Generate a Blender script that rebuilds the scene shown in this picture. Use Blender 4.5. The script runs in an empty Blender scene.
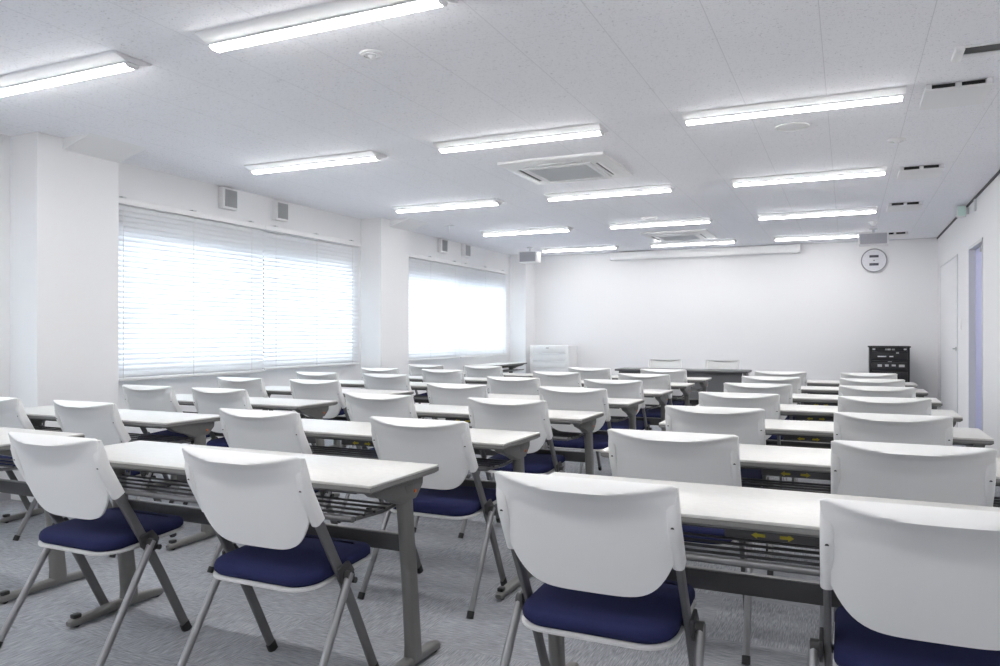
import bpy, bmesh, math, random
from mathutils import Vector, Matrix

S = bpy.context.scene
COL = S.collection

# ------------------------------------------------------------------ camera, world, exposure
CAM_H = 1.169
cam_d = bpy.data.cameras.new('camera'); cam = bpy.data.objects.new('camera', cam_d); COL.objects.link(cam)
cam_d.sensor_width = 36.0
cam_d.lens = 759.0 * 36.0 / 1000.0
cam_d.shift_y = 0.0016
cam.location = (0, 0, CAM_H)
cam.rotation_euler = (math.radians(90), 0, math.atan((847.0 - 500.0) / 759.0))
S.camera = cam

W = bpy.data.worlds.new('overcast_sky'); S.world = W; W.use_nodes = True
bg = W.node_tree.nodes['Background']
bg.inputs[0].default_value = (0.87, 0.94, 1.0, 1)
bg.inputs[1].default_value = 26
LAMP = 42.0
S.view_settings.view_transform = 'Standard'
S.view_settings.look = 'None'
S.view_settings.gamma = 1.0
S.view_settings.use_curve_mapping = False
S.view_settings.exposure = 0.21
S.cycles.use_denoising = True
S.cycles.max_bounces = 10
S.cycles.diffuse_bounces = 8
S.cycles.transmission_bounces = 8
S.cycles.transparent_max_bounces = 8
S.cycles.sample_clamp_indirect = 10

# ------------------------------------------------------------------ materials
def mat(name, col, rough=0.5, metal=0.0, spec=0.5):
    m = bpy.data.materials.new(name); m.use_nodes = True
    b = m.node_tree.nodes['Principled BSDF']
    b.inputs['Base Color'].default_value = (*col, 1)
    b.inputs['Roughness'].default_value = rough
    b.inputs['Metallic'].default_value = metal
    b.inputs['Specular IOR Level'].default_value = spec
    return m

def nd(m, t, **kw):
    n = m.node_tree.nodes.new(t)
    for k, v in kw.items(): setattr(n, k, v)
    return n

def math_n(m, op, a, b=None, c=None):
    n = nd(m, 'ShaderNodeMath', operation=op)
    for i, v in enumerate((a, b, c)):
        if v is None: continue
        if isinstance(v, (int, float)): n.inputs[i].default_value = v
        else: m.node_tree.links.new(v, n.inputs[i])
    return n.outputs[0]

def noise_bump(m, scale, strength, dist=0.002, detail=2):
    L = m.node_tree.links
    b = m.node_tree.nodes['Principled BSDF']
    tc = nd(m, 'ShaderNodeTexCoord'); nz = nd(m, 'ShaderNodeTexNoise'); bp = nd(m, 'ShaderNodeBump')
    nz.inputs['Scale'].default_value = scale; nz.inputs['Detail'].default_value = detail
    bp.inputs['Strength'].default_value = strength; bp.inputs['Distance'].default_value = dist
    L.new(tc.outputs['Object'], nz.inputs['Vector']); L.new(nz.outputs['Fac'], bp.inputs['Height'])
    L.new(bp.outputs['Normal'], b.inputs['Normal'])
    return m

def noise_color(m, c0, c1, scale, lo=0.4, hi=0.6):
    L = m.node_tree.links
    b = m.node_tree.nodes['Principled BSDF']
    tc = nd(m, 'ShaderNodeTexCoord'); nz = nd(m, 'ShaderNodeTexNoise'); r = nd(m, 'ShaderNodeValToRGB')
    nz.inputs['Scale'].default_value = scale; nz.inputs['Detail'].default_value = 3
    r.color_ramp.elements[0].position = lo; r.color_ramp.elements[1].position = hi
    r.color_ramp.elements[0].color = (*c0, 1); r.color_ramp.elements[1].color = (*c1, 1)
    L.new(tc.outputs['Object'], nz.inputs['Vector']); L.new(nz.outputs['Fac'], r.inputs['Fac'])
    L.new(r.outputs['Color'], b.inputs['Base Color'])
    return m

M = {}
M['wall'] = noise_bump(mat('wall_paper', (0.81, 0.81, 0.818), 0.85, 0, 0.2), 220, 0.12)
M['plastic_white'] = noise_bump(mat('white_plastic', (0.80, 0.80, 0.79), 0.38, 0, 0.45), 900, 0.03, 0.0005)
M['seat_pan'] = mat('pale_grey_plastic', (0.55, 0.55, 0.55), 0.45)
M['navy'] = noise_color(noise_bump(mat('navy_fabric', (0.02, 0.025, 0.12), 0.95, 0, 0.15), 1400, 0.35, 0.001), (0.016, 0.019, 0.062), (0.025, 0.029, 0.090), 900)
M['post'] = mat('grey_painted_steel', (0.16, 0.16, 0.163), 0.42, 0.3)
M['tube'] = mat('silver_steel_tube', (0.27, 0.27, 0.28), 0.36, 0.6)
M['black'] = mat('black_plastic', (0.015, 0.015, 0.016), 0.45)
M['desk_top'] = noise_color(mat('desk_laminate', (0.66, 0.655, 0.64), 0.33, 0, 0.5), (0.60, 0.592, 0.57), (0.63, 0.622, 0.60), 40)
M['desk_edge'] = mat('desk_edge_grey', (0.20, 0.196, 0.19), 0.42)
M['desk_leg'] = noise_bump(mat('desk_leg_grey', (0.185, 0.182, 0.177), 0.45, 0.25), 600, 0.05, 0.0005)
M['desk_dark'] = mat('desk_dark_steel', (0.075, 0.075, 0.078), 0.45, 0.2)
M['rail'] = mat('shelf_rail_grey', (0.20, 0.20, 0.205), 0.35, 0.5)
M['yellow'] = mat('yellow_sticker', (0.42, 0.34, 0.02), 0.5)
M['orange'] = mat('orange_mark', (0.75, 0.16, 0.03), 0.5)
M['lamp_body'] = mat('lamp_white_enamel', (0.78, 0.78, 0.79), 0.4)
M['white_metal'] = mat('white_enamel', (0.78, 0.78, 0.78), 0.35)
M['grille'] = mat('grey_grille', (0.66, 0.67, 0.68), 0.6)
M['vent_grille'] = mat('vent_grille_grey', (0.40, 0.41, 0.42), 0.6)
M['bracket'] = mat('dark_grey_plastic', (0.045, 0.045, 0.047), 0.45)
M['grey'] = mat('mid_grey_plastic', (0.30, 0.30, 0.32), 0.5)
M['speaker'] = mat('speaker_cloth_grey', (0.40, 0.40, 0.43), 0.7)
M['dark_panel'] = noise_bump(mat('dark_grey_panel', (0.115, 0.118, 0.122), 0.5), 300, 0.05, 0.0005)
M['rack'] = mat('rack_black', (0.010, 0.010, 0.012), 0.45)
M['rack_face'] = mat('rack_equipment_dark', (0.014, 0.014, 0.017), 0.5)
M['silver'] = mat('silver_detail', (0.5, 0.5, 0.5), 0.35, 0.6)
M['lilac'] = mat('lilac_blue_door', (0.50, 0.51, 0.72), 0.5)
M['door_white'] = mat('door_white', (0.78, 0.78, 0.80), 0.5)
M['dark_gap'] = mat('dark_shadow_trim', (0.10, 0.10, 0.11), 0.8)
M['green'] = mat('pale_green_sign', (0.58, 0.74, 0.68), 0.4)
M['clock_face'] = mat('clock_face', (0.74, 0.74, 0.78), 0.5)
M['lcd'] = mat('clock_display', (0.07, 0.075, 0.10), 0.4)
M['frame_alu'] = mat('window_frame_white', (0.7, 0.7, 0.71), 0.4)

def emission(name, col, st):
    m = bpy.data.materials.new(name); m.use_nodes = True
    t = m.node_tree; t.nodes.clear()
    o = t.nodes.new('ShaderNodeOutputMaterial'); e = t.nodes.new('ShaderNodeEmission')
    e.inputs[0].default_value = (*col, 1); e.inputs[1].default_value = st
    t.links.new(e.outputs[0], o.inputs[0]); return m
M['lamp'] = emission('lamp_diffuser_glow', (1.0, 0.985, 0.97), LAMP)

def blind_mat():
    m = bpy.data.materials.new('blind_slat'); m.use_nodes = True
    t = m.node_tree; t.nodes.clear()
    o = t.nodes.new('ShaderNodeOutputMaterial'); a = t.nodes.new('ShaderNodeBsdfDiffuse'); b = t.nodes.new('ShaderNodeBsdfTranslucent'); x = t.nodes.new('ShaderNodeMixShader')
    a.inputs[0].default_value = (0.80, 0.81, 0.83, 1); b.inputs[0].default_value = (0.80, 0.84, 0.90, 1)
    x.inputs[0].default_value = 0.15
    t.links.new(a.outputs[0], x.inputs[1]); t.links.new(b.outputs[0], x.inputs[2]); t.links.new(x.outputs[0], o.inputs[0]); return m
M['slat'] = blind_mat()

def glass_mat():
    m = bpy.data.materials.new('window_glass'); m.use_nodes = True
    t = m.node_tree; t.nodes.clear()
    o = t.nodes.new('ShaderNodeOutputMaterial'); a = t.nodes.new('ShaderNodeBsdfTransparent'); b = t.nodes.new('ShaderNodeBsdfGlossy'); x = t.nodes.new('ShaderNodeMixShader')
    a.inputs[0].default_value = (0.93, 0.96, 0.96, 1); b.inputs[1].default_value = 0.02
    f = t.nodes.new('ShaderNodeFresnel'); f.inputs[0].default_value = 1.45
    t.links.new(f.outputs[0], x.inputs[0]); t.links.new(a.outputs[0], x.inputs[1]); t.links.new(b.outputs[0], x.inputs[2]); t.links.new(x.outputs[0], o.inputs[0]); return m
M['glass'] = glass_mat()

def ceiling_mat():
    m = mat('ceiling_board', (0.7, 0.7, 0.72), 0.9, 0, 0.1)
    L = m.node_tree.links; b = m.node_tree.nodes['Principled BSDF']
    tc = nd(m, 'ShaderNodeTexCoord'); sp = nd(m, 'ShaderNodeSeparateXYZ'); L.new(tc.outputs['Object'], sp.inputs[0])
    # irregular pits of the board
    v = nd(m, 'ShaderNodeTexNoise'); v.inputs['Scale'].default_value = 85; v.inputs['Detail'].default_value = 3; v.inputs['Distortion'].default_value = 1.2
    L.new(tc.outputs['Object'], v.inputs['Vector'])
    pit = nd(m, 'ShaderNodeMapRange'); pit.inputs[1].default_value = 0.60; pit.inputs[2].default_value = 0.67
    L.new(v.outputs['Fac'], pit.inputs[0])
    # joints between boards: lines along Y every 0.455 m, lines along X every 0.91 m
    def joint(sock, off, pitch, wid):
        a = math_n(m, 'ADD', sock, 100 * pitch - off)
        a = math_n(m, 'MODULO', a, pitch)
        a = math_n(m, 'SUBTRACT', a, pitch / 2)
        a = math_n(m, 'ABSOLUTE', a)
        return math_n(m, 'GREATER_THAN', a, pitch / 2 - wid)
    j1 = joint(sp.outputs['X'], 0.345, 0.455, 0.0018)
    j2 = joint(sp.outputs['Y'], 0.60, 0.91, 0.0015)
    j = math_n(m, 'MAXIMUM', j1, math_n(m, 'MULTIPLY', j2, 0.5))
    dark = math_n(m, 'MAXIMUM', math_n(m, 'MULTIPLY', pit.outputs[0], 0.55), math_n(m, 'MULTIPLY', j, 0.42))
    mix = nd(m, 'ShaderNodeMix', data_type='RGBA')
    L.new(dark, mix.inputs['Factor'])
    mix.inputs['A'].default_value = (0.89, 0.89, 0.925, 1); mix.inputs['B'].default_value = (0.46, 0.46, 0.49, 1)
    L.new(mix.outputs['Result'], b.inputs['Base Color'])
    bp = nd(m, 'ShaderNodeBump'); bp.inputs['Strength'].default_value = 0.25; bp.inputs['Distance'].default_value = 0.003; bp.invert = True
    L.new(dark, bp.inputs['Height']); L.new(bp.outputs['Normal'], b.inputs['Normal'])
    return m
M['ceiling'] = ceiling_mat()

def carpet_mat():
    m = mat('carpet_tiles', (0.22, 0.23, 0.25), 1.0, 0, 0.05)
    L = m.node_tree.links; b = m.node_tree.nodes['Principled BSDF']
    tc = nd(m, 'ShaderNodeTexCoord')
    def streak(sx, sy):
        mp = nd(m, 'ShaderNodeMapping'); mp.inputs['Scale'].default_value = (sx, sy, 1)
        L.new(tc.outputs['Object'], mp.inputs['Vector'])
        n = nd(m, 'ShaderNodeTexNoise'); n.inputs['Scale'].default_value = 1.0; n.inputs['Detail'].default_value = 3; n.inputs['Roughness'].default_value = 0.6
        L.new(mp.outputs[0], n.inputs['Vector']); return n.outputs['Fac']
    a = streak(16, 240); c = streak(240, 16)
    ck = nd(m, 'ShaderNodeTexChecker'); ck.inputs['Scale'].default_value = 2.0; ck.inputs['Color1'].default_value = (0, 0, 0, 1); ck.inputs['Color2'].default_value = (1, 1, 1, 1)
    L.new(tc.outputs['Object'], ck.inputs['Vector'])
    mx = nd(m, 'ShaderNodeMix', data_type='FLOAT'); L.new(ck.outputs['Fac'], mx.inputs['Factor']); L.new(a, mx.inputs['A']); L.new(c, mx.inputs['B'])
    big = nd(m, 'ShaderNodeTexNoise'); big.inputs['Scale'].default_value = 3.0; L.new(tc.outputs['Object'], big.inputs['Vector'])
    sm = math_n(m, 'ADD', math_n(m, 'MULTIPLY', mx.outputs['Result'], 0.85), math_n(m, 'MULTIPLY', big.outputs['Fac'], 0.15))
    r = nd(m, 'ShaderNodeValToRGB'); r.color_ramp.elements[0].position = 0.37; r.color_ramp.elements[1].position = 0.63
    r.color_ramp.elements[0].color = (0.205, 0.212, 0.23, 1); r.color_ramp.elements[1].color = (0.40, 0.41, 0.44, 1)
    L.new(sm, r.inputs['Fac']); L.new(r.outputs['Color'], b.inputs['Base Color'])
    bp = nd(m, 'ShaderNodeBump'); bp.inputs['Strength'].default_value = 0.5; bp.inputs['Distance'].default_value = 0.004
    L.new(mx.outputs['Result'], bp.inputs['Height']); L.new(bp.outputs['Normal'], b.inputs['Normal'])
    return m
M['carpet'] = carpet_mat()

# ------------------------------------------------------------------ mesh helpers
def box(bm, x0, x1, y0, y1, z0, z1, bev=0.0, seg=2):
    vs = [bm.verts.new((x, y, z)) for z in (z0, z1) for y in (y0, y1) for x in (x0, x1)]
    fs = [bm.faces.new([vs[i] for i in q]) for q in ((0, 2, 3, 1), (4, 5, 7, 6), (0, 1, 5, 4), (2, 6, 7, 3), (0, 4, 6, 2), (1, 3, 7, 5))]
    if bev:
        es = list({e for f in fs for e in f.edges})
        bmesh.ops.bevel(bm, geom=es, offset=bev, segments=seg, profile=0.5, affect='EDGES')

def prism(bm, poly, axis, a0, a1, bev=0.0):
    """extrude a polygon. axis 'x': poly in (y,z); 'y': (x,z); 'z': (x,y)"""
    def P(p, a):
        return {'x': (a, p[0], p[1]), 'y': (p[0], a, p[1]), 'z': (p[0], p[1], a)}[axis]
    v0 = [bm.verts.new(P(p, a0)) for p in poly]; v1 = [bm.verts.new(P(p, a1)) for p in poly]
    fs = [bm.faces.new(v0), bm.faces.new(list(reversed(v1)))]
    n = len(poly)
    for i in range(n):
        fs.append(bm.faces.new([v0[i], v1[i], v1[(i + 1) % n], v0[(i + 1) % n]]))
    bmesh.ops.recalc_face_normals(bm, faces=fs)
    if bev:
        es = list({e for f in fs for e in f.edges})
        bmesh.ops.bevel(bm, geom=es, offset=bev, segments=2, profile=0.5, affect='EDGES')

def sweep(bm, pts, section, up=(1, 0, 0), scales=None):
    """sweep a closed section (list of (a,b)) along pts; a is along UP, b along the normal in the path's plane"""
    rings = []
    n = len(pts); pts = [Vector(p) for p in pts]
    for i, p in enumerate(pts):
        t = (pts[min(i + 1, n - 1)] - pts[max(i - 1, 0)]).normalized()
        u = Vector(up); u = (u - t * u.dot(t)).normalized(); v = t.cross(u)
        s = scales[i] if scales else (1, 1)
        rings.append([bm.verts.new(p + u * a * s[0] + v * b * s[1]) for a, b in section])
    k = len(section); fs = []
    for i in range(n - 1):
        for j in range(k):
            fs.append(bm.faces.new([rings[i][j], rings[i][(j + 1) % k], rings[i + 1][(j + 1) % k], rings[i + 1][j]]))
    fs.append(bm.faces.new(list(reversed(rings[0])))); fs.append(bm.faces.new(rings[-1]))
    bmesh.ops.recalc_face_normals(bm, faces=fs)

def circ(r, n=12): return [(r * math.cos(2 * math.pi * i / n), r * math.sin(2 * math.pi * i / n)) for i in range(n)]
def rrect(w, h, r, n=4):
    o = []
    for cx, cy, a0 in ((w / 2 - r, h / 2 - r, 0), (-w / 2 + r, h / 2 - r, 90), (-w / 2 + r, -h / 2 + r, 180), (w / 2 - r, -h / 2 + r, 270)):
        for i in range(n + 1):
            a = math.radians(a0 + 90 * i / n); o.append((cx + r * math.cos(a), cy + r * math.sin(a)))
    return o

def disc(bm, c, r, axis, h, n=32, r2=None):
    """short cylinder from c along axis vector by h; r2 is the far radius"""
    r2 = r if r2 is None else r2
    ax = Vector(axis).normalized(); u = ax.orthogonal().normalized(); v = ax.cross(u); c = Vector(c)
    a = [bm.verts.new(c + (u * math.cos(t) + v * math.sin(t)) * r) for t in (2 * math.pi * i / n for i in range(n))]
    b = [bm.verts.new(c + ax * h + (u * math.cos(t) + v * math.sin(t)) * r2) for t in (2 * math.pi * i / n for i in range(n))]
    fs = [bm.faces.new(a), bm.faces.new(list(reversed(b)))]
    for i in range(n): fs.append(bm.faces.new([a[i], b[i], b[(i + 1) % n], a[(i + 1) % n]]))
    bmesh.ops.recalc_face_normals(bm, faces=fs)

def ring(bm, c, r0, r1, axis, h, n=40):
    ax = Vector(axis).normalized(); u = ax.orthogonal().normalized(); v = ax.cross(u); c = Vector(c); L = []
    for rr, hh in ((r0, 0), (r1, 0), (r1, h), (r0, h)):
        L.append([bm.verts.new(c + ax * hh + (u * math.cos(t) + v * math.sin(t)) * rr) for t in (2 * math.pi * i / n for i in range(n))])
    fs = []
    for k in range(4):
        A, B = L[k], L[(k + 1) % 4]
        for i in range(n): fs.append(bm.faces.new([A[i], A[(i + 1) % n], B[(i + 1) % n], B[i]]))
    bmesh.ops.recalc_face_normals(bm, faces=fs)

def dome(bm, c, r, h, n=24, k=6):
    """downward dome under point c"""
    rings = []; c = Vector(c)
    for j in range(k):
        a = math.pi / 2 * j / k
        rings.append([bm.verts.new(c + Vector((r * math.cos(a) * math.cos(t), r * math.cos(a) * math.sin(t), -h * math.sin(a)))) for t in (2 * math.pi * i / n for i in range(n))])
    tip = bm.verts.new(c + Vector((0, 0, -h))); fs = [bm.faces.new(rings[0])]
    for j in range(k - 1):
        for i in range(n): fs.append(bm.faces.new([rings[j][i], rings[j][(i + 1) % n], rings[j + 1][(i + 1) % n], rings[j + 1][i]]))
    for i in range(n): fs.append(bm.faces.new([rings[-1][i], rings[-1][(i + 1) % n], tip]))
    bmesh.ops.recalc_face_normals(bm, faces=fs)

def obj(name, fill, m, parent=None, smooth=35, label=None):
    bm = bmesh.new(); fill(bm)
    me = bpy.data.meshes.new(name); bm.to_mesh(me); bm.free()
    me.materials.append(m)
    o = bpy.data.objects.new(name, me); COL.objects.link(o)
    if smooth:
        for p in me.polygons: p.use_smooth = True
        me.set_sharp_from_angle(angle=math.radians(smooth))
    if parent: o.parent = parent
    if label: o['label'] = label
    return o

def tag(o, label, cat, group=None):
    o['label'] = label; o['category'] = cat
    if group: o['group'] = group
    return o

def thing(name, label, cat, loc=(0, 0, 0), rotz=0.0, group=None):
    o = bpy.data.objects.new(name, None); COL.objects.link(o); o.empty_display_size = 0.1
    o.location = loc; o.rotation_euler = (0, 0, rotz)
    return tag(o, label, cat, group)

def struct(name, fill, m, parent=None, smooth=0):
    o = obj(name, fill, m, parent, smooth)
    if not parent: o['kind'] = 'structure'
    return o

def dup(root, loc, rotz, label, group=None):
    r = root.copy(); COL.objects.link(r); r.location = loc; r.rotation_euler = (0, 0, rotz); r['label'] = label
    if group: r['group'] = group
    for ch in list(root.children):
        c = ch.copy(); COL.objects.link(c); c.parent = r
        for g in ch.children:
            d = g.copy(); COL.objects.link(d); d.parent = c
    return r

# ------------------------------------------------------------------ the room
XL, XR, YB, YF, ZC = -5.40, 1.197, -2.4, 12.66, 2.578
XP = -5.105
T = 0.2
struct('floor', lambda b: box(b, XL - T, XR + T, YB - T, YF + T, -0.12, 0), M['carpet'])
struct('ceiling', lambda b: box(b, XL - T, XR + T, YB - T, YF + T, ZC, ZC + 0.12), M['ceiling'])
struct('wall_front', lambda b: box(b, XL - T, XR + T, YF, YF + T, 0, ZC), M['wall'])
struct('wall_rear', lambda b: box(b, XL - T, XR + T, YB - T, YB, 0, ZC), M['wall'])

WIN = [(-0.75, 3.05), (4.25, 7.48), (8.55, 11.93)]         # three window openings between the piers
WZ0, WZ1 = 0.90, 2.02
def wall_left(b):
    box(b, XL - T, XL, YB, YF, 0, WZ0); box(b, XL - T, XL, YB, YF, WZ1, ZC)
    ys = [YB] + [v for w in WIN for v in w] + [YF]
    for i in range(0, len(ys), 2): box(b, XL - T, XL, ys[i], ys[i + 1], WZ0, WZ1)
struct('wall_left', wall_left, M['wall'])

D2 = (8.62, 9.55); DZ = 2.11; D1 = (10.46, 12.23)
def wall_right(b):
    box(b, XR, XR + T, YB, D2[0], 0, ZC); box(b, XR, XR + T, D2[1], YF, 0, ZC); box(b, XR, XR + T, D2[0], D2[1], DZ, ZC)
struct('wall_right', wall_right, M['wall'])

# piers between the windows, each with the sloping casing under the ceiling
def pier(b, y0, y1):
    box(b, XL, XP, y0, y1, 0, ZC, 0.006)
def haunch(b, y0, y1):
    prism(b, [(XP, ZC), (XP, ZC - 0.085), (XP + 0.30, ZC)], 'y', y0, y1)
for i, (a, c) in enumerate(((3.45, 4.10), (7.72, 8.36), (12.25, YF))):
    o = struct('pillar_%d' % (i + 1), lambda b: pier(b, a, c), M['wall'])
    if i < 2: struct('trim_%d' % (i + 1), lambda b: haunch(b, a + 0.19, c), M['wall'])

# skirting and strips painted darker as the shadow gap along the right wall and front wall
def skirt(n, x0, x1, y0, y1): struct(n, lambda b: box(b, x0, x1, y0, y1, 0, 0.06, 0.003), M['grey'])
skirt('baseboard_front', XP, XR - 0.01, YF - 0.01, YF)
struct('baseboard_right', lambda b: (box(b, XR - 0.01, XR, YB, D2[0] - 0.07, 0, 0.06), box(b, XR - 0.01, XR, D2[1] + 0.07, D1[0] - 0.07, 0, 0.06)), M['grey'])
struct('baseboard_left', lambda b: [box(b, XL, XL + 0.01, y0, y1, 0, 0.06) for y0, y1 in ((YB, 3.45), (4.10, 7.72), (8.36, 12.25))], M['grey'])
struct('trim_3', lambda b: box(b, XR - 0.012, XR, YB, YF, ZC - 0.022, ZC), M['dark_gap'])
struct('trim_4', lambda b: box(b, XP, XR - 0.012, YF - 0.010, YF, ZC - 0.010, ZC), M['grille'])

# ---- windows
for i, (y0, y1) in enumerate(WIN):
    n = 'window_%d' % (i + 1)
    w = bpy.data.objects.new(n, None); COL.objects.link(w); w['kind'] = 'structure'
    x0 = XL - 0.12
    def fr(b):
        for a, c in ((y0, y0 + 0.045), (y1 - 0.045, y1)): box(b, x0, x0 + 0.07, a, c, WZ0, WZ1)
        box(b, x0, x0 + 0.07, y0, y1, WZ0, WZ0 + 0.045); box(b, x0, x0 + 0.07, y0, y1, WZ1 - 0.045, WZ1)
        m_ = (y0 + y1) / 2; box(b, x0, x0 + 0.07, m_ - 0.03, m_ + 0.03, WZ0, WZ1)
    obj('window_frame', fr, M['frame_alu'], w, 0)
    obj('window_pane', lambda b: box(b, x0 + 0.03, x0 + 0.036, y0 + 0.04, y1 - 0.04, WZ0 + 0.04, WZ1 - 0.04), M['glass'], w, 0)
    obj('window_sill', lambda b: box(b, XL - 0.05, XL + 0.02, y0 - 0.03, y1 + 0.03, WZ0 - 0.03, WZ0, 0.004), M['white_metal'], w)
    pl = bpy.data.lights.new('window_portal', 'AREA'); pl.shape = 'RECTANGLE'; pl.size = WZ1 - WZ0; pl.size_y = y1 - y0; pl.cycles.is_portal = True
    po = bpy.data.objects.new('window_portal', pl); COL.objects.link(po); po.location = (XL - 0.16, (y0 + y1) / 2, (WZ0 + WZ1) / 2); po.rotation_euler = (0, math.radians(-90), 0)

# ---- venetian blinds
def blind(y0, y1, zb, zt, label):
    xc = XL + 0.06
    t = thing('venetian_blind', label, 'blind', (xc, (y0 + y1) / 2, zb), 0, 'white venetian blinds on the window wall')
    h = (y1 - y0) / 2; H = zt - zb
    obj('headrail', lambda b: box(b, -0.035, 0.035, -h, h, H - 0.05, H, 0.006), M['white_metal'], t)
    pitch = 0.042; n = int((H - 0.09) / pitch)
    def sl(b):
        for k in range(n):
            z = 0.045 + pitch * (k + 0.5)
            ang = math.radians(66); c = Vector((math.cos(ang) * 0.0258, 0, math.sin(ang) * 0.0258))
            sec = [(-q * c.x + cr * math.sin(ang), z + q * c.z + cr * math.cos(ang)) for q, cr in ((-1, 0), (-0.4, 0.003), (0.4, 0.003), (1, 0))]
            sec2 = [(x - 0.0005, zz - 0.0006) for x, zz in reversed(sec)]
            prism(b, [(x, zz) for x, zz in sec + sec2], 'y', -h + 0.001, h - 0.001)
    obj('slats', sl, M['slat'], t, 0)
    obj('bottom_rail', lambda b: box(b, -0.022, 0.022, -h + 0.006, h - 0.006, 0, 0.028, 0.006), M['white_metal'], t)
    for f in (-0.8, 0.0, 0.8):
        obj('ladder_cord', lambda b: box(b, 0.022, 0.024, f * h - 0.002, f * h + 0.002, 0.02, H - 0.04), M['white_metal'], t, 0)
        obj('ceiling_clip', lambda b: box(b, -0.03, 0.037, f * h - 0.02, f * h + 0.02, H, H + 0.012, 0.003), M['grille'], t)
blind(-0.8, 3.10, 0.80, 2.272, 'unseen white venetian blind nearest the camera, left of the first pillar')  # out of view, added to hold back daylight from the near window
blind(4.13, 5.950, 0.79, 2.272, 'white venetian blind in the left half of the bay between the two pillars')
blind(5.951, 7.60, 0.81, 2.272, 'white venetian blind in the right half of the bay between the two pillars')
blind(8.38, 10.205, 0.81, 2.255, 'white venetian blind just beyond the second pillar, left half of the far bay')
blind(10.206, 11.94, 0.81, 2.255, 'white venetian blind in the right half of the far bay, nearest the front wall')

# ---- doors on the right wall
d = bpy.data.objects.new('door_1', None); COL.objects.link(d); d['kind'] = 'structure'
obj('door_leaf', lambda b: box(b, XR - 0.006, XR + 0.0, D1[0], D1[1], 0.005, DZ - 0.004, 0.002), M['door_white'], d)
obj('door_frame', lambda b: (box(b, XR - 0.009, XR, D1[0] - 0.012, D1[0], 0, DZ + 0.012), box(b, XR - 0.009, XR, D1[1], D1[1] + 0.012, 0, DZ + 0.012), box(b, XR - 0.009, XR, D1[0] - 0.012, D1[1] + 0.012, DZ, DZ + 0.014)), M['grille'], d, 0)
obj('door_handle', lambda b: (disc(b, (XR - 0.006, D1[0] + 0.07, 1.0), 0.024, (-1, 0, 0), 0.012), sweep(b, [(XR - 0.03, D1[0] + 0.07, 1.0), (XR - 0.03, D1[0] + 0.19, 1.0)], circ(0.009))), M['silver'], d)
d = bpy.data.objects.new('door_2', None); COL.objects.link(d); d['kind'] = 'structure'
obj('door_leaf', lambda b: box(b, XR + 0.055, XR + 0.095, D2[0] + 0.03, D2[1] - 0.03, 0.005, DZ - 0.03, 0.002), M['lilac'], d)
obj('door_frame', lambda b: (box(b, XR - 0.006, XR + 0.16, D2[0], D2[0] + 0.03, 0, DZ), box(b, XR - 0.006, XR + 0.16, D2[1] - 0.03, D2[1], 0, DZ), box(b, XR - 0.006, XR + 0.16, D2[0], D2[1], DZ - 0.03, DZ)), M['grille'], d, 0)
obj('door_handle', lambda b: (disc(b, (XR + 0.055, D2[0] + 0.10, 1.0), 0.024, (-1, 0, 0), 0.012), sweep(b, [(XR + 0.03, D2[0] + 0.10, 1.0), (XR + 0.03, D2[0] + 0.22, 1.0)], circ(0.009))), M['silver'], d)
obj('door_closer', lambda b: box(b, XR + 0.012, XR + 0.0548, D2[0] + 0.06, D2[0] + 0.30, DZ - 0.11, DZ - 0.05, 0.006), M['grey'], d)

# ------------------------------------------------------------------ chairs
CH_LABEL = 'white-backed folding chair with navy seat'
YL = [(0.46, -0.078), (0.50, -0.090), (0.60, -0.125), (0.70, -0.158), (0.76, -0.170), (0.808, -0.176)]   # shell
YP = [(0.40, 0.030), (0.50, -0.028), (0.60, -0.086), (0.70, -0.142), (0.808, -0.172)]                          # posts
def lerp_tab(tab, z):
    if z <= tab[0][0]: return tab[0][1]
    for (a, ya), (c, yc) in zip(tab, tab[1:]):
        if z <= c: return ya + (yc - ya) * (z - a) / (c - a)
    return tab[-1][1]
def yl(z): return lerp_tab(YL, z)
def yp(z): return lerp_tab(YP, z)
def sm(a, b, x):
    t = min(1, max(0, (x - a) / (b - a))); return t * t * (3 - 2 * t)

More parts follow.
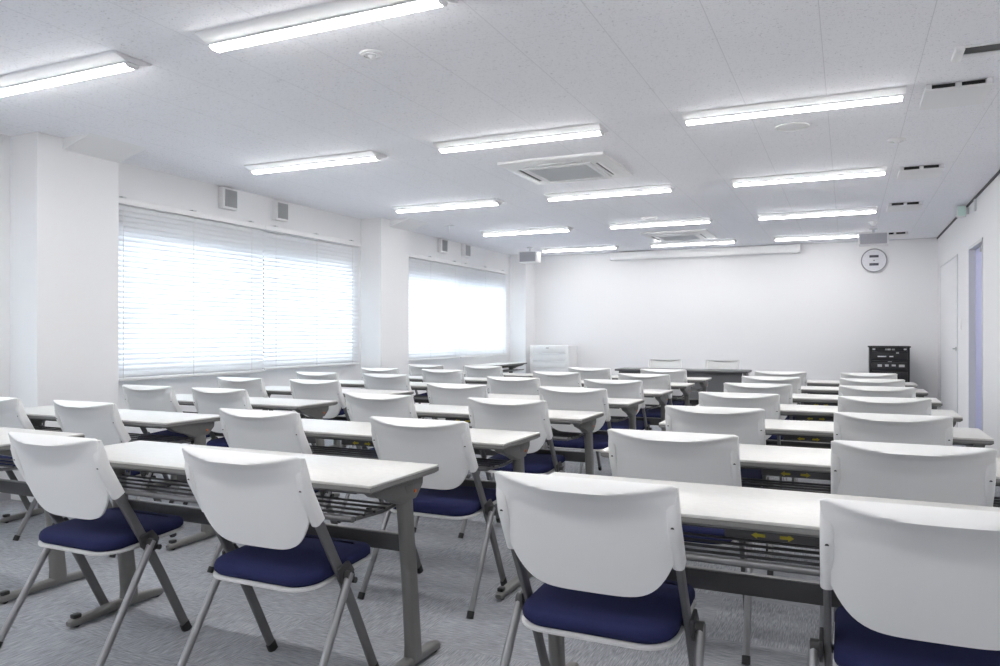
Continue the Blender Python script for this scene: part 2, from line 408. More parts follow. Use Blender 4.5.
def back_panel(bm):
    NU, NT = 32, 40; ZT = 0.808; TH = 0.008
    def pt(u, t, off):
        zb = 0.494 + 0.106 * abs(u) ** 5
        h = t ** 1.6 * (ZT - zb); z = ZT - h
        hw = 0.220 + 0.022 * (1 - sm(0.0, 0.13, h))
        c = 1 - abs(u) ** 2.2
        # top lip: rolls towards the sitter above a ridge, overhanging the panel below it
        lip_h = 0.030 * c + 1e-5
        q = min(1.0, h / lip_h)
        roll = 0.75 * q + 0.25 * math.sqrt(max(0, 1 - (1 - q) ** 2))
        under = 1 - 0.85 * (0.4 * min(1, (h - lip_h) / 0.02) + 0.6 * sm(0.0, 0.085, h - lip_h)) if h > lip_h else 1
        y = yl(z) - 0.058 * c * roll * under + 0.010 * abs(u) ** 6 * sm(0.03, 0.12, h)
        return Vector((u * hw, y + off * (0.35 + 0.65 * max(roll, 1 - c)), z - off * (1 - roll) * c * 0.8 - 0.006 * max(0, abs(u) - 0.94) / 0.06 * (1 - min(1, h / 0.02))))
    F = [[None] * (NU + 1) for _ in range(NT + 1)]; B = [[None] * (NU + 1) for _ in range(NT + 1)]
    for i in range(NT + 1):
        for j in range(NU + 1):
            u = math.sin((-1 + 2 * j / NU) * math.pi / 2 * 0.8) / math.sin(math.pi / 2 * 0.8); t = i / NT
            B[i][j] = bm.verts.new(pt(u, t, 0)); F[i][j] = bm.verts.new(pt(u, t, TH))
    fs = []
    for i in range(NT):
        for j in range(NU):
            fs.append(bm.faces.new([B[i][j], B[i][j + 1], B[i + 1][j + 1], B[i + 1][j]]))
            fs.append(bm.faces.new([F[i][j], F[i + 1][j], F[i + 1][j + 1], F[i][j + 1]]))
    for i in range(NT):
        for j in (0, NU): fs.append(bm.faces.new([B[i][j], B[i + 1][j], F[i + 1][j], F[i][j]]))
    for j in range(NU):
        for i in (0, NT): fs.append(bm.faces.new([B[i][j], B[i][j + 1], F[i][j + 1], F[i][j]]))
    # wings that wrap the posts, one at each side, in the same moulding
    for s in (-1, 1):
        zs = [0.592, 0.60, 0.65, 0.70, 0.745, 0.775, 0.800]
        pts = [(s * 0.2275, yp(z) + 0.004 + 0.006 * sm(0.74, 0.8, z), z) for z in zs]
        sweep(bm, pts, rrect(0.030, 0.046, 0.011), (1, 0, 0), [(1, 1), (1, 1), (1, 1), (1, 1), (1, .92), (.95, .6), (0.9, .25)])
    bmesh.ops.recalc_face_normals(bm, faces=bm.faces[:])

def cushion(bm, hw_r, hw_f, y0, y1, z0, z1, tilt, rnd_r, rnd_f, inset=0.012, crown=0.006):
    """rounded seat pad: outline with rounded corners, domed top"""
    def outline(off):
        o = []
        for cx, cy, a0, r in ((hw_f - rnd_f, y1 - rnd_f, 0, rnd_f), (-hw_f + rnd_f, y1 - rnd_f, 90, rnd_f), (-hw_r + rnd_r, y0 + rnd_r, 180, rnd_r), (hw_r - rnd_r, y0 + rnd_r, 270, rnd_r)):
            for i in range(9):
                a = math.radians(a0 + 90 * i / 8)
                o.append((cx + (r - off) * math.cos(a), cy + (r - off) * math.sin(a) * (1.0)))
        return o
    lv = [(inset * 0.8, z0), (0.0, z0 + (z1 - z0) * 0.25), (0.0, z0 + (z1 - z0) * 0.6), (inset * 0.35, z0 + (z1 - z0) * 0.85), (inset, z1), (inset + 0.03, z1 + crown * 0.6), (inset + 0.055, z1 + crown)]
    rings = []
    for off, z in lv:
        rings.append([bm.verts.new((x, y, z + tilt * (y - y0))) for x, y in outline(min(off, 0.06))])
    k = len(rings[0]); fs = [bm.faces.new(list(reversed(rings[0]))), bm.faces.new(rings[-1])]
    for a, c in zip(rings, rings[1:]):
        for i in range(k): fs.append(bm.faces.new([a[i], a[(i + 1) % k], c[(i + 1) % k], c[i]]))
    bmesh.ops.recalc_face_normals(bm, faces=fs)

def make_chair():
    t = thing('folding_chair', CH_LABEL, 'chair', group='white folding chairs at the desks')
    bk = obj('backrest', back_panel, M['plastic_white'], t, 50)
    for s in (-1, 1):
        obj('screw', lambda b: disc(b, (s * 0.2275, yp(0.70) - 0.0165, 0.70), 0.0045, (0, -1, -0.5), 0.003, 12), M['bracket'], bk)
    seat = obj('seat', lambda b: cushion(b, 0.214, 0.212, -0.116, 0.254, 0.386, 0.424, 0.058, 0.085, 0.045), M['navy'], t, 60)
    obj('seat_pan', lambda b: (cushion(b, 0.2165, 0.2145, -0.119, 0.256, 0.371, 0.387, 0.058, 0.088, 0.047, 0.02, 0.0),
                               box(b, -0.17, -0.09, -0.03, 0.15, 0.360, 0.384, 0.008), box(b, 0.09, 0.17, -0.03, 0.15, 0.360, 0.384, 0.008)), M['seat_pan'], seat, 50)
    for s in (-1, 1):
        # flat bar: backrest post running on into the front leg
        pts = [(s * 0.2275, yp(z) + 0.004, z) for z in (0.70, 0.60, 0.50, 0.40)] + [(s * 0.2275, 0.112, 0.25), (s * 0.2275, 0.230, 0.012)]
        lg = obj('front_leg', lambda b: sweep(b, pts, rrect(0.017, 0.035, 0.006), (1, 0, 0)), M['post'], t)
        obj('foot_cap', lambda b: sweep(b, [(s * 0.2275, 0.2185, 0.034), (s * 0.2275, 0.2245, 0.020), (s * 0.2275, 0.2345, 0.001)], rrect(0.021, 0.038, 0.007), (1, 0, 0)), M['black'], lg)
        rl = obj('rear_leg', lambda b: sweep(b, [(s * 0.259, 0.042, 0.405), (s * 0.263, -0.02, 0.305), (s * 0.2715, -0.195, 0.016)], circ(0.0132, 16), (1, 0, 0)), M['tube'], t, 60)
        obj('foot_cap', lambda b: sweep(b, [(s * 0.271, -0.190, 0.026), (s * 0.272, -0.203, 0.001)], circ(0.0150, 14), (1, 0, 0)), M['black'], rl, 60)
        obj('pivot_bracket', lambda b: (prism(b, [(-0.002, 0.425), (0.055, 0.440), (0.085, 0.405), (0.07, 0.362), (0.035, 0.358), (0.005, 0.385)], 'x', s * 0.237, s * 0.247, 0.003),
                                        disc(b, (s * 0.234, 0.038, 0.397), 0.017, (s, 0, 0), 0.034, 20),
                                        disc(b, (s * 0.236, 0.075, 0.372), 0.010, (s, 0, 0), 0.022, 16)), M['bracket'], t)
        obj('seat_arm', lambda b: sweep(b, [(s * 0.236, 0.055, 0.395), (s * 0.17, 0.06, 0.377), (s * 0.12, 0.06, 0.372)], rrect(0.03, 0.014, 0.004), (0, 1, 0)), M['post'], t)
    return t

ROW = ['nearest', 'second', 'third', 'fourth', 'fifth', 'sixth', 'seventh']
COLN = {'L': 'window-side column', 'M': 'middle column', 'R': 'right-hand column'}
# x of the chair, y of its backrest's top
FAR = [2.403, 3.40, 4.45, 5.46, 6.47, 7.48, 8.49]
CH = {
 'L': {1: [(-4.56, 2.80), (-3.775, 2.805)], 2: [(-4.53, 3.862), (-3.86, 3.865)], 3: [(-4.67, 4.91), (-3.88, 4.90)], 4: [(-4.65, 5.91), (-3.86, 5.90)], 5: [(-4.60, 6.92), (-3.83, 6.92)], 6: [(-4.61, 7.93), (-3.85, 7.93)]},
 'M': {0: [(-2.605, 1.813), (-1.709, 1.80)], 1: [(-2.572, 2.824), (-1.682, 2.820)], 2: [(-2.60, 3.895), (-1.745, 3.895)], 3: [(-2.60, 4.905), (-1.705, 4.905)], 4: [(-2.59, 5.915), (-1.71, 5.905)], 5: [(-2.57, 6.92), (-1.71, 6.925)], 6: [(-2.56, 7.935), (-1.75, 7.93)]},
 'R': {0: [(-0.61, 1.829), (0.185, 1.83)], 1: [(-0.599, 2.835), (0.19, 2.845)], 2: [(-0.61, 3.895), (0.186, 3.88)], 3: [(-0.615, 4.905), (0.192, 4.905)], 4: [(-0.607, 5.915), (0.186, 5.915)], 5: [(-0.60, 6.925), (0.186, 6.925)], 6: [(-0.597, 7.935), (0.183, 7.935)]},
}
first = make_chair(); used = False
random.seed(4)
for c in 'MRL':
    for r, seats in CH[c].items():
        for k, (x, y) in enumerate(seats):
            lab = CH_LABEL + ', %s place at the %s desk of the %s' % (('left', 'right')[k], ROW[r], COLN[c])
            loc = (x, y + 0.174, 0); rz = random.uniform(-0.012, 0.012)
            if not used:
                first.location = loc; first.rotation_euler = (0, 0, rz); first['label'] = lab; used = True
            else: dup(first, loc, rz, lab)

# ------------------------------------------------------------------ desks
HL, HD, DT = 0.755, 0.215, 0.700
def make_desk():
    t = thing('folding_desk', '', 'desk', group='white folding desks in three columns')
    top = obj('tabletop', lambda b: box(b, -HL, HL, -HD, HD, DT - 0.009, DT, 0.003, 2), M['desk_top'], t)
    def band(b):
        # chamfered underside edge
        lv = [(0.0, DT - 0.0091), (0.0, DT - 0.022), (0.012, DT - 0.0303)]
        rs = [[b.verts.new((sx * (HL - o), sy * (HD - o), z)) for sx, sy in ((-1, -1), (1, -1), (1, 1), (-1, 1))] for o, z in lv]
        b.faces.new(rs[0]); b.faces.new(list(reversed(rs[-1])))
        for a, c in zip(rs, rs[1:]):
            for i in range(4): b.faces.new([a[i], a[(i + 1) % 4], c[(i + 1) % 4], c[i]])
        bmesh.ops.recalc_face_normals(b, faces=b.faces[:])
    obj('edge_band', band, M['desk_edge'], top, 20)
    for s in (-1, 1):
        x = s * 0.708
        lg = obj('leg', lambda b: sweep(b, [(x, 0.052, 0.655), (x, 0.056, 0.60), (x, 0.066, 0.52), (x, 0.088, 0.34), (x, 0.113, 0.09), (x, 0.115, 0.03)], rrect(0.042, 0.066, 0.018), (1, 0, 0), [(1.15, 1.4), (1, 1.08), (1, 0.95), (1, 1), (1, 1.12), (1.1, 1.25)]), M['desk_leg'], t)
        obj('foot', lambda b: (sweep(b, [(x, -0.165, 0.020), (x, -0.155, 0.022), (x, -0.03, 0.026), (x, 0.10, 0.030), (x, 0.22, 0.024), (x, 0.275, 0.020), (x, 0.285, 0.018)], rrect(0.041, 0.034, 0.012), (1, 0, 0), [(0.7, 0.6), (0.95, 0.85), (1, 1), (1, 1.15), (1, 1), (0.95, 0.85), (0.7, 0.6)])), M['desk_leg'], lg)
        obj('caster_lock', lambda b: box(b, x - 0.014, x + 0.014, -0.15, -0.115, 0.036, 0.054, 0.005), M['black'], lg)
        for cy in (-0.135, 0.255): obj('caster', lambda b: sweep(b, [(x - 0.012, cy, 0.013), (x + 0.012, cy, 0.013)], circ(0.013, 14), (0, 0, 1)), M['black'], lg)
        br = obj('leg_bracket', lambda b: prism(b, [(-0.175, 0.6695), (0.150, 0.6695), (0.147, 0.64), (0.120, 0.615), (0.10, 0.598), (0.0, 0.596), (-0.045, 0.618), (-0.14, 0.645)], 'x', x - 0.0225, x + 0.0225, 0.006), M['desk_leg'], t)
        obj('latch_mark', lambda b: disc(b, (x + s * 0.0228, 0.09, 0.626), 0.006, (s, 0, 0), 0.003, 12), M['orange'], br)
        obj('shelf_arm', lambda b: sweep(b, [(x - s * 0.034, 0.09, 0.622), (x - s * 0.036, 0.085, 0.580), (x - s * 0.040, -0.02, 0.572), (x - s * 0.046, -0.17, 0.578)], circ(0.007, 10), (1, 0, 0)), M['rail'], t, 60)
    obj('beam', lambda b: box(b, -0.688, 0.688, 0.092, 0.112, 0.406, 0.464, 0.003), M['desk_dark'], t)
    obj('beam_lip', lambda b: box(b, -0.688, 0.688, 0.0915, 0.1135, 0.4645, 0.468, 0.0015), M['rail'], t)
    obj('shelf_rail', lambda b: sweep(b, [(-0.667, -0.185, 0.580), (0.667, -0.185, 0.580)], circ(0.0105, 14), (0, 0, 1)), M['rail'], t, 60)
    for y in (-0.13, -0.07, -0.01, 0.05):
        obj('shelf_rod', lambda b: sweep(b, [(-0.672, y, 0.583 - 0.02 * (y + 0.13)), (0.672, y, 0.583 - 0.02 * (y + 0.13))], circ(0.0045, 8), (0, 0, 1)), M['desk_dark'], t, 60)
    obj('apron', lambda b: box(b, -0.68, 0.68, -0.188, -0.176, 0.662, 0.6695, 0.002), M['desk_dark'], t)
    lv = obj('fold_lever', lambda b: (box(b, -0.14, 0.14, -0.150, -0.135, 0.634, 0.660, 0.004), box(b, -0.02, 0.02, -0.14, -0.05, 0.64, 0.668, 0.003)), M['desk_dark'], t)
    for s in (-1, 1):
        a = s * 0.018 - 0.02
        poly = [(a, 0.643), (a + s * 0.020, 0.643), (a + s * 0.020, 0.638), (a + s * 0.034, 0.647), (a + s * 0.020, 0.656), (a + s * 0.020, 0.651), (a, 0.651)]
        obj('arrow_sticker', lambda b: prism(b, poly, 'y', -0.1515, -0.1502), M['yellow'], lv, 0)
    return t

DESK = {'M': (-2.097, FAR), 'R': (-0.155, [2.44] + FAR[1:]), 'L': (-4.042, [2.454, 3.36, 4.42] + FAR[3:])}
fd = make_desk(); used = False
for c in 'MRL':
    x, ys = DESK[c]
    for r, yf in enumerate(ys):
        lab = 'white-topped grey-legged folding desk, %s from the camera in the %s' % (ROW[r] if r else 'nearest', COLN[c])
        if r == 0: lab = 'white-topped grey-legged folding desk nearest to the camera in the ' + COLN[c]
        loc = (x, yf - HD, 0)
        if not used:
            fd.location = loc; fd['label'] = lab; used = True
        else: dup(fd, loc, 0, lab)

# the same kind of desk turned along the window wall at the front
dup(fd, (-5.15, 11.15, 0), math.radians(90), 'white-topped folding desk standing lengthwise along the window wall near the front', 'white folding desks in three columns')

# presenter's table and its two chairs
t = thing('presenter_table', 'long dark grey table with full front panel facing the rows', 'table', (-2.03, 10.36, 0))
obj('tabletop', lambda b: box(b, -0.875, 0.875, -0.22, 0.25, 0.672, 0.70, 0.006), M['dark_panel'], t)
obj('front_panel', lambda b: box(b, -0.80, 0.80, -0.150, -0.130, 0.12, 0.6715, 0.003), M['dark_panel'], t)
for s in (-1, 1):
    lg = obj('leg', lambda b: box(b, s * 0.825 - 0.02, s * 0.825 + 0.02, -0.12, 0.16, 0.03, 0.6715, 0.006), M['desk_leg'], t)
    obj('foot', lambda b: box(b, s * 0.825 - 0.025, s * 0.825 + 0.025, -0.20, 0.23, 0.0, 0.03, 0.008), M['desk_leg'], lg)
dup(first, (-2.42, 10.93, 0), math.pi, 'white-backed chair behind the dark presenter table, left one', 'chairs behind the presenter table')
dup(first, (-1.60, 10.93, 0), math.pi, 'white-backed chair behind the dark presenter table, right one', 'chairs behind the presenter table')

# ------------------------------------------------------------------ ceiling lights
def lamp():
    t = thing('ceiling_light', '', 'light', group='strip lights on the ceiling')
    obj('housing', lambda b: prism(b, [(-0.115, 0), (0.115, 0), (0.108, -0.009), (0.043, -0.030), (-0.043, -0.030), (-0.108, -0.009)], 'x', -0.632, 0.632, 0.002), M['lamp_body'], t, 0)
    obj('glow_shield', lambda b: prism(b, [(-0.040, -0.0302), (0.040, -0.0302), (0.0392, -0.0380), (-0.0392, -0.0380)], 'x', -0.624, 0.624, 0.001), M['lamp_body'], t, 0)  # added opaque lip, keeps the diffuser's glow off the housing
    obj('diffuser', lambda b: prism(b, [(-0.0385, -0.0381), (0.0385, -0.0381), (0.030, -0.0480), (0.012, -0.052), (-0.012, -0.052), (-0.030, -0.0480)], 'x', -0.614, 0.614, 0.003), M['lamp'], t, 40)
    for q in (-1, 1): obj('end_cap', lambda b: prism(b, [(-0.039, -0.0381), (0.039, -0.0381), (0.032, -0.0505), (0.014, -0.0545), (-0.014, -0.0545), (-0.032, -0.0505)], 'x', q * 0.6142, q * 0.622), M['lamp_body'], t, 0)
    return t
lx = [-3.93, -2.13, -0.325]; ly = [2.735, 4.965, 7.215, 9.44, 11.67]
cn = ['window-side column', 'middle column', 'right-hand column']
fl = lamp(); used = False
for c in range(3):
    for r in range(-2 if c < 2 else -1, 5):  # negative rows are unseen lights, added to brighten the front chairs and floor
        y = ly[r] if r >= 0 else (0.485, -1.765)[-r - 1]
        if r >= 0: lab = 'white strip ceiling light, %s from the camera in the %s of lights' % (ROW[r], cn[c])
        else: lab = 'added white strip ceiling light %s, in the %s' % (('above the camera, out of the picture', 'behind the camera, out of the picture')[-r - 1], cn[c])
        if r == 0: lab = 'white strip ceiling light nearest to the camera in the %s of lights' % cn[c]  # the right-hand one is out of view too, included for its light
        loc = (lx[c], y, ZC - 0.0005)
        if not used: fl.location = loc; fl['label'] = lab; used = True
        else: dup(fl, loc, 0, lab)

# ------------------------------------------------------------------ ceiling cassettes
def cassette():
    t = thing('air_conditioner', '', 'air conditioner', group='ceiling air conditioners')
    A = 0.45
    def panel(b):
        lv = [(A, 0), (A, -0.018), (A - 0.03, -0.030), (A - 0.06, -0.034)]
        rs = [[b.verts.new((sx * a, sy * a, z)) for sx, sy in ((-1, -1), (1, -1), (1, 1), (-1, 1))] for a, z in lv]
        b.faces.new(rs[0])
        for p, q in zip(rs, rs[1:]):
            for i in range(4): b.faces.new([p[i], p[(i + 1) % 4], q[(i + 1) % 4], q[i]])
        b.faces.new(rs[-1]); bmesh.ops.recalc_face_normals(b, faces=b.faces[:])
        ring_pts = 0.27
        for x0, x1, y0, y1 in ((-0.30, 0.30, -0.30, -0.25), (-0.30, 0.30, 0.25, 0.30), (-0.30, -0.25, -0.25, 0.25), (0.25, 0.30, -0.25, 0.25)):
            box(b, x0, x1, y0, y1, -0.046, -0.0335, 0.004)
    p = obj('panel', panel, M['white_metal'], t, 20)
    def gr(b):
        box(b, -0.25, 0.25, -0.25, 0.25, -0.038, -0.0335)
        for i in range(20): box(b, -0.25, 0.25, -0.247 + i * 0.025, -0.240 + i * 0.025, -0.042, -0.038)
    obj('intake_grille', gr, M['grille'], t, 0)
    for k in range(4):
        fl_ = obj('outlet_slot', lambda b: box(b, -0.24, 0.24, 0.325, 0.345, -0.0352, -0.0325), M['black'], t, 0)
        fl_.rotation_euler = (0, 0, k * math.pi / 2)
        v = obj('outlet_flap', lambda b: box(b, -0.25, 0.25, 0.346, 0.375, -0.040, -0.0335, 0.003), M['white_metal'], t)
        v.rotation_euler = (0, 0, k * math.pi / 2)
    return t
a1 = cassette(); a1.location = (-2.155, 6.087, ZC - 0.0005); a1['label'] = 'square white ceiling air conditioner with grey intake grille, nearer to the camera'
dup(a1, (-2.155, 10.80, ZC - 0.0005), 0, 'square white ceiling air conditioner farther away, near the projection screen')

# ceiling air inlets on the right
def inlet():
    t = thing('ceiling_vent', '', 'vent', group='ceiling vents near the right wall')
    obj('panel', lambda b: box(b, -0.165, 0.165, -0.205, 0.205, -0.038, -0.029, 0.004), M['white_metal'], t)
    obj('duct_opening', lambda b: box(b, -0.128, 0.128, -0.170, 0.165, -0.0285, 0), M['black'], t, 0)
    for x in (-0.146, 0.0, 0.146):
        obj('spacer', lambda b: box(b, x - 0.015, x + 0.015, -0.195, 0.195, -0.0288, 0, 0.003), M['lamp_body'], t)
    return t
def slot_vent():
    t = thing('ceiling_vent', 'white rounded slot vent on ceiling, cut by the right picture edge, nearest to the camera', 'vent', (0.76, 4.375, ZC), 0, 'ceiling vents near the right wall')
    obj('frame', lambda b: (box(b, -0.28, 0.28, -0.075, -0.055, -0.010, 0, 0.004), box(b, -0.28, -0.235, -0.078, 0.10, -0.030, 0, 0.012), box(b, 0.245, 0.28, -0.078, 0.10, -0.030, 0, 0.010)), M['white_metal'], t)
    obj('slot', lambda b: box(b, -0.2345, 0.2445, -0.0545, 0.055, -0.004, 0), M['black'], t, 0)
    obj('cover_plate', lambda b: box(b, -0.2345, 0.2445, 0.0555, 0.10, -0.010, 0, 0.003), M['lamp_body'], t)
    return t
slot_vent()
v1 = inlet(); v1.location = (0.565, 5.09, ZC); v1['label'] = 'white ceiling vent with two dark slots, second from the camera beside the right wall'
dup(v1, (0.565, 7.40, ZC), 0, 'white ceiling vent with two dark slots, third from the camera beside the right wall')
dup(v1, (0.565, 9.33, ZC), 0, 'white ceiling vent with dark slot, fourth from the camera beside the right wall')
dup(v1, (0.600, 11.95, ZC), 0, 'white ceiling vent with dark slots near the front wall, right of the hanging speaker')

# detectors, ceiling speakers, hooks, camera
def detector(x, y, lab):
    t = thing('smoke_detector', lab, 'smoke detector', (x, y, ZC), 0, 'smoke detectors on the ceiling')
    obj('base', lambda b: disc(b, (0, 0, 0), 0.062, (0, 0, -1), 0.008, 32, 0.058), M['white_metal'], t)
    obj('sensor_head', lambda b: (ring(b, (0, 0, -0.0085), 0.040, 0.050, (0, 0, -1), 0.006), dome(b, (0, 0, -0.0085), 0.022, 0.016)), M['lamp_body'], t)
detector(-2.166, 3.194, 'round white smoke detector near the top left strip lights')
detector(0.329, 6.18, 'small round white smoke detector beside the vents on the right')
def cspk(x, y, r, lab):
    t = thing('ceiling_speaker', lab, 'speaker', (x, y, ZC), 0, 'flush round speakers in the ceiling')
    obj('rim', lambda b: ring(b, (0, 0, 0), r - 0.012, r, (0, 0, -1), 0.006), M['white_metal'], t)
    obj('grille', lambda b: disc(b, (0, 0, 0), r - 0.0125, (0, 0, -1), 0.003, 40), M['lamp_body'], t)
cspk(-0.339, 5.50, 0.11, 'flush round white ceiling speaker behind the nearest right-hand strip light in view')
cspk(-2.169, 9.06, 0.10, 'flush round white ceiling speaker in front of the far middle strip lights')
t = thing('ceiling_hook', 'small grey T-shaped bracket on ceiling beyond the second pillar', 'hook', (-4.68, 8.65, ZC))
obj('plate', lambda b: box(b, -0.07, 0.07, -0.02, 0.02, -0.006, 0, 0.002), M['grille'], t)
obj('rod', lambda b: sweep(b, [(0, 0, -0.006), (0, 0, -0.10)], circ(0.006), (1, 0, 0)), M['lamp_body'], t)
t = thing('security_camera', 'small white dome camera on ceiling near the right hanging speaker', 'camera', (0.295, 10.54, ZC))
obj('base', lambda b: disc(b, (0, 0, 0), 0.05, (0, 0, -1), 0.02, 28), M['white_metal'], t)
obj('lens_dome', lambda b: dome(b, (0, 0, -0.0205), 0.04, 0.045), M['lamp_body'], t)

def hung(x, y, w, z0, z1, lab):
    t = thing('hanging_speaker', lab, 'speaker', (x, y, z0), 0, 'speakers hung from the ceiling')
    h = z1 - z0
    obj('cabinet', lambda b: box(b, -w / 2, w / 2, -0.10, 0.10, 0, h, 0.012), M['white_metal'], t)
    obj('grille', lambda b: box(b, -w / 2 + 0.02, w / 2 - 0.02, -0.108, -0.1003, 0.012, h - 0.012, 0.003), M['speaker'], t)
    obj('ceiling_mount', lambda b: (disc(b, (0, 0, ZC - z0), 0.05, (0, 0, -1), 0.012, 24), sweep(b, [(0, 0, h - 0.002), (0, 0, ZC - z0 - 0.012)], circ(0.016), (1, 0, 0))), M['grille'], t)
hung(0.318, 11.25, 0.36, 2.355, 2.515, 'light grey speaker hung from ceiling above the wall clock')
hung(-4.66, 11.35, 0.31, 2.33, 2.505, 'light grey speaker hung from ceiling at the far left corner')

# ------------------------------------------------------------------ front wall things
t = thing('projection_screen', 'long white roll-up projection screen case at top of the front wall', 'projection screen', (-2.165, YF - 0.065, 2.437))
obj('case', lambda b: box(b, -1.50, 1.50, -0.06, 0.062, 0, 0.128, 0.012), M['white_metal'], t)
obj('pull_bar', lambda b: box(b, -1.44, 1.44, -0.03, 0.01, -0.012, -0.0005, 0.004), M['grille'], t)
for s in (-1, 1): obj('end_cap', lambda b: box(b, s * 1.5002, s * 1.514, -0.062, 0.064, -0.002, 0.130, 0.004), M['lamp_body'], t)

t = thing('wall_clock', 'round white wall clock with two small digital displays', 'clock', (0.367, YF, 2.277))
obj('case', lambda b: (disc(b, (0, 0, 0), 0.175, (0, -1, 0), 0.02, 48), ring(b, (0, -0.0201, 0), 0.162, 0.178, (0, -1, 0), 0.022, 48)), M['grey'], t)
face = obj('dial', lambda b: disc(b, (0, -0.0203, 0), 0.1615, (0, -1, 0), 0.004, 48), M['clock_face'], t)
def marks(b):
    for k in range(12):
        a = k * math.pi / 6; r = 0.135
        box(b, r * math.sin(a) - 0.005, r * math.sin(a) + 0.005, -0.0262, -0.0245, r * math.cos(a) - 0.009, r * math.cos(a) + 0.009)
obj('hour_marks', marks, M['grille'], face, 0)
for z in (0.062, -0.058): obj('display', lambda b: box(b, -0.062, 0.062, -0.0285, -0.0245, z - 0.018, z + 0.018, 0.002), M['lcd'], t)
def hand(b, ang, L, w):
    dx, dz = math.sin(ang), math.cos(ang)
    px, pz = dz * w, -dx * w
    prism(b, [(-dx * 0.02 + px, -dz * 0.02 + pz), (dx * L + px * .4, dz * L + pz * .4), (dx * L - px * .4, dz * L - pz * .4), (-dx * 0.02 - px, -dz * 0.02 - pz)], 'y', -0.034, -0.031)
obj('hour_hand', lambda b: hand(b, math.radians(70), 0.075, 0.004), M['grille'], t, 0)
obj('minute_hand', lambda b: hand(b, math.radians(75), 0.115, 0.003), M['grille'], t, 0)
obj('hub', lambda b: disc(b, (0, -0.0245, 0), 0.008, (0, -1, 0), 0.011, 16), M['black'], t)

# audio rack
t = thing('audio_rack', 'black audio equipment rack against the front wall beneath the clock', 'rack', (0.547, 12.30, 0))
w, dp, h = 0.255, 0.22, 1.005
obj('cabinet', lambda b: (box(b, -w, -w + 0.03, -dp, dp, 0.06, h - 0.02), box(b, w - 0.03, w, -dp, dp, 0.06, h - 0.02), box(b, -w + 0.03, w - 0.03, dp - 0.02, dp, 0.06, h - 0.02), box(b, -w + 0.03, w - 0.03, -dp, dp - 0.02, 0.06, 0.09)), M['rack'], t, 0)
obj('top_panel', lambda b: box(b, -w - 0.014, w + 0.014, -dp - 0.015, dp, h - 0.0195, h, 0.004), M['rack'], t)
for s in (-1, 1):
    for yy in (-0.18, 0.18): obj('caster', lambda b: (box(b, s * 0.21 - 0.014, s * 0.21 + 0.014, yy - 0.018, yy + 0.018, 0.03, 0.0598), sweep(b, [(s * 0.21 - 0.012, yy, 0.025), (s * 0.21 + 0.012, yy, 0.025)], circ(0.025, 16), (0, 0, 1))), M['black'], t)
def unit(name, z0, z1, det, parent=t):
    u = obj(name, lambda b: box(b, -w + 0.0305, w - 0.0305, -dp + 0.012, dp - 0.05, z0, z1 - 0.004, 0.003), M['rack_face'], parent)
    for nm, x0, x1, a, c, mm in det: obj(nm, lambda b: box(b, x0, x1, -dp + 0.004, -dp + 0.0118, a, c, 0.001), M[mm], u)
unit('mixer_unit', 0.935, 0.985, [('display', -0.055, -0.03, 0.945, 0.972, 'grey'), ('display', -0.025, 0.015, 0.945, 0.972, 'silver'), ('display', 0.03, 0.07, 0.945, 0.97, 'grey'), ('corner_plate', -0.215, -0.18, 0.95, 0.972, 'grille'), ('corner_plate', 0.18, 0.215, 0.95, 0.972, 'grille')])
unit('amplifier_unit', 0.80, 0.932, [('display', -0.15, -0.04, 0.85, 0.866, 'grille'), ('display', 0.0, 0.05, 0.85, 0.866, 'grille'), ('knob', 0.085, 0.12, 0.90, 0.92, 'silver')])
unit('drawer_unit', 0.775, 0.797, [('handle', -0.02, 0.03, 0.781, 0.789, 'grille')])
unit('receiver_unit', 0.66, 0.772, [('socket', -0.15, -0.095, 0.71, 0.745, 'silver'), ('socket', -0.055, -0.01, 0.715, 0.745, 'silver'), ('socket', 0.03, 0.08, 0.72, 0.745, 'silver'), ('socket', 0.12, 0.19, 0.71, 0.745, 'silver')])
unit('player_unit', 0.50, 0.655, [('display', -0.15, 0.05, 0.56, 0.59, 'grey')])
unit('power_unit', 0.30, 0.495, [('knob', 0.1, 0.13, 0.38, 0.41, 'grille')])
unit('base_unit', 0.095, 0.295, [('handle', -0.06, 0.06, 0.19, 0.205, 'grille')])

# white drawer cabinet at the far left
t = thing('drawer_cabinet', 'white drawer cabinet with bright left frame at far left corner', 'cabinet', (-4.575, 12.20, 0))
W2, hh = 0.345, 0.985
obj('carcass', lambda b: (box(b, -W2, -W2 + 0.03, -0.20, 0.25, 0, hh, 0.003), box(b, W2 - 0.05, W2, -0.20, 0.25, 0, hh, 0.003), box(b, -W2 + 0.03, W2 - 0.05, 0.0, 0.25, 0, hh, 0.003)), M['white_metal'], t)
for k in range(6):
    z1 = hh - 0.004 - 0.13 * k - (0.0 if k == 0 else 0.0); z0 = z1 - 0.126
    dr = obj('drawer', lambda b: box(b, -W2 + 0.032, W2 - 0.052, -0.185, -0.002, z0, z1, 0.003), M['white_metal'], t)
    if k == 0: obj('latch', lambda b: box(b, -0.06, -0.01, -0.20, -0.1852, z0 + 0.08, z0 + 0.095, 0.002), M['grey'], dr)
    else: obj('pull_slot', lambda b: box(b, -0.28, 0.25, -0.191, -0.1852, z1 - 0.018, z1 - 0.006, 0.002), M['lamp_body'], dr)

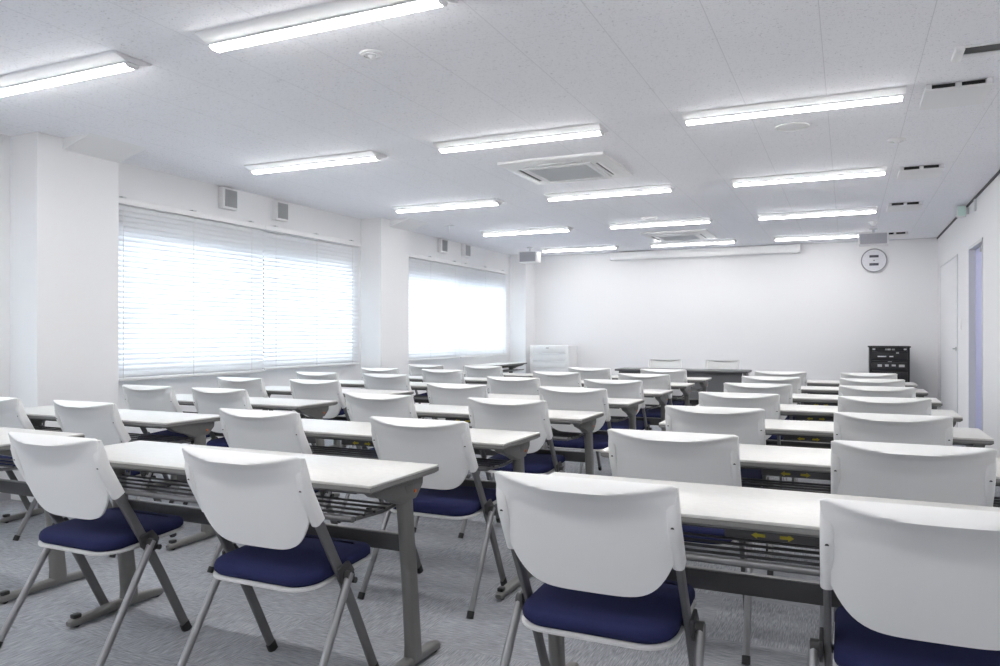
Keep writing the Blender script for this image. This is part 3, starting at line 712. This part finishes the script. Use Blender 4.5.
# vent boxes above the window blinds
def vbox(y, z, k):
    t = thing('wall_vent', ['leftmost white vent box above the blinds between the pillars', 'right-hand white vent box above the blinds between the pillars', 'white vent box above the far blinds, nearer to the second pillar', 'white vent box above the far blinds, nearer to the front wall'][k], 'vent', (XL, y, z), 0, 'white vent boxes above the windows')
    obj('housing', lambda b: box(b, 0, 0.07, -0.095, 0.095, 0, 0.20, 0.008), M['white_metal'], t)
    def g(b):
        box(b, 0.0702, 0.074, -0.07, 0.08, 0.02, 0.18)
        for i in range(10): box(b, 0.074, 0.079, -0.068 + i * 0.015, -0.061 + i * 0.015, 0.022, 0.178)
    obj('grille', g, M['vent_grille'], t, 0)
for k, (y, z) in enumerate(((5.50, 2.362), (6.23, 2.352), (9.72, 2.362), (10.46, 2.366))): vbox(y, z, k)

# things on the right wall
t = thing('light_switch', 'white switch plate on the right wall between the two doors', 'switch', (XR, 10.17, 1.285))
obj('plate', lambda b: box(b, -0.008, 0, -0.04, 0.04, -0.065, 0.065, 0.003), M['white_metal'], t)
for z in (-0.025, 0.025): obj('rocker', lambda b: box(b, -0.013, -0.0082, -0.018, 0.018, z - 0.018, z + 0.018, 0.002), M['lamp_body'], t)
t = thing('exit_sign', 'small pale green exit lamp high on the right wall beside the ceiling', 'exit sign', (XR, 9.55, 2.44))
obj('housing', lambda b: box(b, -0.115, -0.03, -0.03, 0.03, 0, 0.125, 0.006), M['white_metal'], t)
obj('green_face', lambda b: box(b, -0.110, -0.035, -0.036, -0.0302, 0.01, 0.115, 0.003), M['green'], t)
obj('wall_bracket', lambda b: box(b, -0.0298, 0, -0.02, 0.02, 0.03, 0.10, 0.003), M['grille'], t)
t = thing('wall_sensor', 'slim grey plate on right wall, just right of green exit lamp', 'sensor', (XR, 9.06, 2.43))
obj('plate', lambda b: box(b, -0.018, 0, -0.035, 0.035, 0, 0.12, 0.004), M['grille'], t)
obj('window', lambda b: box(b, -0.021, -0.0182, -0.015, 0.015, 0.04, 0.08, 0.001), M['lamp_body'], t)
